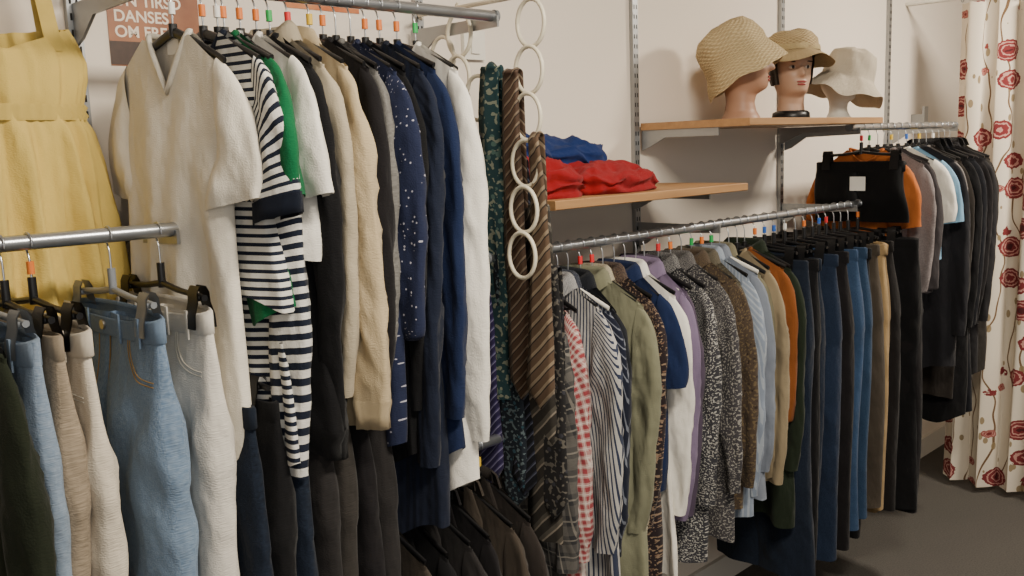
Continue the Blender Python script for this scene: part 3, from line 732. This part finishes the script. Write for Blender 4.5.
# ------------------------------------------------------------------ mannequin heads and hats
skin=plain('mannequin_skin','#a07a62',.5,0,.1,10);skin2=plain('mannequin_skin_pale','#b8967e',.5,0,.1,10)
lipm=plain('lip_paint','#8c3230',.4);eyew=plain('eye_white','#d6d0c8',.3);eyeb=plain('eye_iris','#2a1c14',.2);hairm=plain('dark_hair','#1a0f0b',.5,0,.4,60,.5)
def head(x,y,z,yaw,skinm,label,hair=False,sc=1.,whitehead=False):
    root=obj('mannequin_head',None,loc=(x,y,z),rot=(0,0,yaw),label=label,cat='mannequin head');root.scale=(sc,)*3
    Z=[0,.012,.03,.06,.085,.095,.103,.115,.135,.15,.168,.20,.225,.255,.28,.297,.307,.311]
    F=[.066,.062,.05,.044,.05,.066,.082,.089,.087,.088,.088,.084,.092,.088,.074,.052,.026,.001]
    B=[.07,.066,.056,.052,.054,.056,.058,.064,.076,.086,.096,.106,.108,.104,.088,.064,.034,.001]
    W=[.07,.066,.054,.050,.050,.050,.052,.056,.063,.067,.070,.074,.076,.073,.062,.045,.024,.001]
    zs=np.linspace(0,.311,70)
    f=np.interp(zs,Z,F);b=np.interp(zs,Z,B);w=np.interp(zs,Z,W)
    for a in(f,b,w):
        q=a.copy();q[1:-1]=(a[:-2]+a[1:-1]*2+a[2:])/4;a[:]=q
    def pt(i,phi,off=0):
        c_,s_=math.cos(phi),math.sin(phi);zz=zs[i]
        xx=(f[i] if c_>0 else b[i])*c_;yy=w[i]*s_
        if c_>0:
            g=math.exp(-(yy/.0115)**2)
            if .155<zz<.215: n=(.024*(sm((.215-zz)/.042)) if zz>.170 else .024*sm((zz-.155)/.015));xx+=n*g
            xx+=.006*math.exp(-(yy/.022)**2)*(math.exp(-((zz-.142)/.0055)**2)+math.exp(-((zz-.131)/.006)**2))
            xx-=.009*math.exp(-((abs(yy)-.031)/.014)**2)*math.exp(-((zz-.199)/.012)**2)
            xx+=.004*math.exp(-((abs(yy)-.042)/.015)**2)*math.exp(-((zz-.168)/.015)**2)
        return ((xx+off*c_),(yy+off*s_),zz)
    m=MB();NP=72
    m.grid([[pt(i,2*pi*j/NP) for j in range(NP)] for i in range(len(zs))],closed=True)
    m.poly([pt(0,2*pi*j/NP) for j in range(NP)][::-1])
    obj('head_form',m.mesh('head',skinm),parent=root)
    def blob(nm,c,d,mat,rot=(0,0,0),lab=None):
        mm=MB();mm.grid([[(d[0]*math.sin(t)*math.cos(a),d[1]*math.sin(t)*math.sin(a),d[2]*math.cos(t)) for a in np.linspace(0,2*pi,17)[:-1]] for t in np.linspace(.02,pi-.02,9)],closed=True)
        return obj(nm,mm.mesh(nm,mat),parent=root,loc=c,rot=rot,label=lab)
    for s in(-1,1):
        blob('ear',(-.008,s*.073,.18),(.016,.007,.028),skinm)
        if not whitehead:
            blob('eye',(.070,s*.031,.199),(.009,.014,.0065),eyew,lab='painted eye');blob('iris',(.0775,s*.031,.199),(.003,.0065,.0065),eyeb)
            blob('eyebrow',(.084,s*.032,.219),(.004,.017,.0025),eyeb,rot=(s*-.12,0,s*-.35))
    if not whitehead:
        blob('lip',(.0895,0,.142),(.006,.021,.0045),lipm,lab='painted red lips');blob('lip',(.0885,0,.132),(.0065,.018,.005),lipm)
    if hair:
        m=MB();rows=[]
        for i in range(30,70):
            if zs[i]>.305: break
            lo=1.15 if zs[i]<.235 else (1.15-.9*sm((zs[i]-.235)/.03))
            rows.append([pt(i,a,.010+.003*math.sin(14*a)) for a in np.linspace(lo,2*pi-lo,44)])
        m.grid(rows);obj('hair',m.mesh('hair',hairm),parent=root,label='short dark bobbed hair')
        m=MB();m.lathe([(.071,0),(.074,.004),(.072,.026),(.060,.034)],32);obj('neck_stand',m.mesh('neckstand',blackp),parent=root,label='dark round neck base')
    return root
def straw(c1,c2,f):
    m,nt,b=newmat('crochet');L=nt.links;tc=nt.nodes.new('ShaderNodeTexCoord');sp=nt.nodes.new('ShaderNodeSeparateXYZ');L.new(tc.outputs['UV'],sp.inputs[0])
    a=M_(nt,'SINE',M_(nt,'MULTIPLY',sp.outputs[0],f*6.283*1.0));d=M_(nt,'SINE',M_(nt,'MULTIPLY',sp.outputs[1],f*1.4))
    h=M_(nt,'ADD',M_(nt,'MULTIPLY',M_(nt,'MULTIPLY',a,d),.8),M_(nt,'MULTIPLY',M_(nt,'ABSOLUTE',d),.5))
    L.new(mix(nt,M_(nt,'MULTIPLY_ADD',h,.6,.5),lin(c2),lin(c1)),b.inputs['Base Color']);b.inputs['Roughness'].default_value=.9
    bp=N(nt,'ShaderNodeBump',Strength=.6,Distance=.004);L.new(h,bp.inputs['Height']);L.new(bp.outputs[0],b.inputs['Normal']);return m
def hat(x,y,z,rot,prof,mat,label,wav=.006,band=None,seed=1,oval=1.12,sc=1):
    rr=random.Random(seed);p1=rr.uniform(0,6);m=MB();NP=64
    pr=np.array(prof);t=np.linspace(0,1,len(pr));tt=np.linspace(0,1,44);r=np.interp(tt,t,pr[:,0]);h=np.interp(tt,t,pr[:,1])
    rows=[];UV=[]
    for i in range(44):
        fr=max(0,i/43-.5)*2
        rows.append([(r[i]*oval*math.cos(a)*(1+.02*math.sin(3*a+p1))+.006*nz(math.cos(a)*2,math.sin(a)*2,h[i]*20),r[i]*math.sin(a),h[i]+wav*fr*math.sin(3*a+p1)+wav*.5*fr*math.sin(7*a)+.008*nz(math.cos(a)*2,math.sin(a)*2,h[i]*15+seed)) for a in np.linspace(0,2*pi,NP+1)[:-1]])
        UV.append([(j/NP,i/10) for j in range(NP+1)])
    m.grid(rows,UV,closed=True)
    root=obj('hat',m.mesh('hat',mat),loc=(x,y,z),rot=rot,label=label,cat='hat');root.scale=(sc,)*3
    if band:
        m=MB();m.grid([[(q*oval*math.cos(a),q*math.sin(a),zz) for a in np.linspace(0,2*pi,NP+1)[:-1]] for q,zz in band[1]],closed=True)
        obj('hat_band',m.mesh('band',band[2]),parent=root)
    return root
H1=(2.765,-.20);H2=(3.025,-.235);H3=(3.235,-.335)
head(H1[0],H1[1],SH2,math.radians(-58),skin,'tan mannequin head in profile wearing a crochet hat',sc=.95)
head(H2[0],H2[1],SH2,math.radians(-125),skin2,'mannequin head with dark bob and painted face',hair=True,sc=.86)
head(H3[0]-.02,H3[1]+.02,SH2,math.radians(-80),whitep,'plain white head form under a sun hat',sc=.62,whitehead=True)
s1=straw('#c0ac84','#8a7652',24)
hat(H1[0]-.015,H1[1]+.015,SH2+.205,(0,math.radians(-30),math.radians(-58)),[(.003,.115),(.04,.113),(.078,.10),(.102,.07),(.108,.03),(.108,0),(.112,-.02),(.126,-.055),(.136,-.088)],s1,'large beige crocheted bucket hat',sc=.93)
hat(H2[0],H2[1],SH2+.218,(0,math.radians(-6),math.radians(-125)),[(.003,.082),(.04,.08),(.075,.07),(.092,.045),(.097,.01),(.098,-.005),(.114,-.016),(.132,-.03),(.146,-.042)],straw('#bba67e','#806a46',28),'beige crocheted hat with open-work brim',band=(0,[(.0985,.02),(.1,.016),(.1,.004),(.0995,0)],fab('#b3a078')),sc=.93)
hat(H3[0],H3[1],SH2+.135,(math.radians(14),math.radians(8),.3),[(.003,.10),(.045,.098),(.075,.085),(.085,.05),(.09,.0),(.105,-.02),(.125,-.045),(.135,-.06)],fab('#c0b5a2',bump=.6),'white cotton sun hat with a floppy brim',wav=.012)

# ------------------------------------------------------------------ curtain
def curtainmat():
    m,nt,b=newmat('floral_curtain');L=nt.links;tc=nt.nodes.new('ShaderNodeTexCoord')
    sp=nt.nodes.new('ShaderNodeSeparateXYZ');L.new(tc.outputs['UV'],sp.inputs[0]);u,v=sp.outputs[0],sp.outputs[1]
    base=lin('#d6ccbb')
    nz_=N(nt,'ShaderNodeTexNoise',Scale=5.,Detail=1.);L.new(tc.outputs['UV'],nz_.inputs[0])
    wob=M_(nt,'ADD',M_(nt,'MULTIPLY',M_(nt,'SINE',M_(nt,'MULTIPLY',v,9.)),.03),M_(nt,'MULTIPLY',nz_.outputs[0],.10))
    st=M_(nt,'ABSOLUTE',M_(nt,'SUBTRACT',M_(nt,'FRACT',M_(nt,'MULTIPLY',M_(nt,'ADD',u,wob),8.5)),.5))
    col=mix(nt,M_(nt,'LESS_THAN',st,.028),base,lin('#6b5238'))
    vo2=N(nt,'ShaderNodeTexVoronoi',Scale=15.);mp=nt.nodes.new('ShaderNodeMapping');mp.inputs['Scale'].default_value=(1.6,.8,1);mp.inputs['Rotation'].default_value=(0,0,.6)
    L.new(tc.outputs['UV'],mp.inputs[0]);L.new(mp.outputs[0],vo2.inputs['Vector'])
    col=mix(nt,M_(nt,'MULTIPLY',M_(nt,'LESS_THAN',vo2.outputs['Distance'],.22),.9),col,lin('#857250'))
    def flower(scale,rad,c1,c2,off,sx=1.):
        nonlocal col
        vo=N(nt,'ShaderNodeTexVoronoi',Scale=scale,Randomness=.6);mq=nt.nodes.new('ShaderNodeMapping');mq.inputs['Location'].default_value=off;mq.inputs['Scale'].default_value=(sx,1,1)
        L.new(tc.outputs['UV'],mq.inputs[0]);L.new(mq.outputs[0],vo.inputs['Vector'])
        nn=N(nt,'ShaderNodeTexNoise',Scale=60.,Detail=2.);L.new(tc.outputs['UV'],nn.inputs[0])
        d=M_(nt,'ADD',vo.outputs['Distance'],M_(nt,'MULTIPLY_ADD',nn.outputs[0],.14,-.07))
        col=mix(nt,M_(nt,'LESS_THAN',d,rad),col,c1)
        for q in(.78,.5):
            ring=M_(nt,'LESS_THAN',M_(nt,'ABSOLUTE',M_(nt,'SUBTRACT',d,rad*q)),rad*.05)
            col=mix(nt,ring,col,lin('#b98a80'))
        col=mix(nt,M_(nt,'LESS_THAN',d,rad*.3),col,c2)
    flower(7.6,.36,lin('#74262a'),lin('#451216'),(0,0,0),.8)
    flower(9.,.17,lin('#8a3f3a'),lin('#6a2020'),(.37,.21,0),.8)
    L.new(col,b.inputs['Base Color']);b.inputs['Roughness'].default_value=.9
    return m
CX=4.52
root=obj('curtain',None,loc=(CX,0,0),label='cream fabric curtain printed with red flowers',cat='curtain')
m=MB();rows=[];UV=[];ny=170;nzz=36
for i in range(nzz):
    z=2.225-(2.225-.03)*i/(nzz-1);t=i/(nzz-1);row=[];uvr=[]
    for j in range(ny):
        yy=-.245-.90*j/(ny-1)
        a=.018+.022*t
        xx=a*math.sin(yy*50+.8*math.sin(3*t)+.6)+.016*math.sin(yy*23+t*2)+.01*nz(yy*8,z*3,0)
        yv=yy+.008*math.sin(yy*100+t)+.02*(t)
        row.append((xx,yv,z));uvr.append((j*.0080+3,z+3))
    rows.append(row);UV.append(uvr)
m.grid(rows,UV);obj('curtain_cloth',m.mesh('curtain',curtainmat()),parent=root)
m=MB();m.tube([(.016*math.cos(a),0,.016*math.sin(a)) for a in np.linspace(0,2*pi,15)[:-1]],.002,6,closed=True);rg=m.mesh('cring',chrome)
for j in range(11): obj('curtain_ring',rg,parent=root,loc=(0,-.25-.082*j,2.245))
m=MB();m.tube([(0,-.003,0),(0,-1.3,0)],.010,12)
rod=obj('curtain_rod',m.mesh('rod',whitep),loc=(CX,0,2.25),label='thin white curtain rod fixed to the wall',cat='curtain rod')

# ------------------------------------------------------------------ lights
def area(name,loc,rot,sx,sy,e,col):
    l=bpy.data.lights.new(name,'AREA');l.shape='RECTANGLE';l.size=sx;l.size_y=sy;l.energy=e;l.color=col
    o=bpy.data.objects.new(name,l);COL.objects.link(o);o.location=loc;o.rotation_euler=rot;return o
area('ceiling_lamp',(1.2,-1.8,2.66),(math.radians(12),0,0),1.0,.25,76,(1,.90,.75))
area('ceiling_lamp',(4.0,-1.45,2.66),(math.radians(10),0,0),.45,.25,74,(1,.89,.74))
area('front_area_light',(-.6,-3.7,1.9),(math.radians(80),0,math.radians(-15)),2.2,1.6,26,(1,.97,.93))  # unseen soft area light at the open front side; no window modelled
w=bpy.data.worlds.new('World');bpy.context.scene.world=w;w.use_nodes=True
w.node_tree.nodes['Background'].inputs[0].default_value=(1,.94,.87,1);w.node_tree.nodes['Background'].inputs[1].default_value=.24

# ------------------------------------------------------------------ camera
cam=bpy.data.cameras.new('Camera');co=bpy.data.objects.new('Camera',cam);COL.objects.link(co)
cam.sensor_width=36;cam.lens=950/1024*36;cam.clip_start=.02
yaw=math.radians(45);p=math.radians(8.4);ro=math.radians(2.0)
f=Vector((math.cos(yaw)*math.cos(p),math.sin(yaw)*math.cos(p),-math.sin(p)))
r=f.cross(Vector((0,0,1))).normalized();u=r.cross(f)
r2=r*math.cos(ro)-u*math.sin(ro);u2=u*math.cos(ro)+r*math.sin(ro)
Mx=Matrix((r2,u2,-f)).transposed().to_4x4();Mx.translation=Vector((0,-1.88,1.66));co.matrix_world=Mx
bpy.context.scene.camera=co
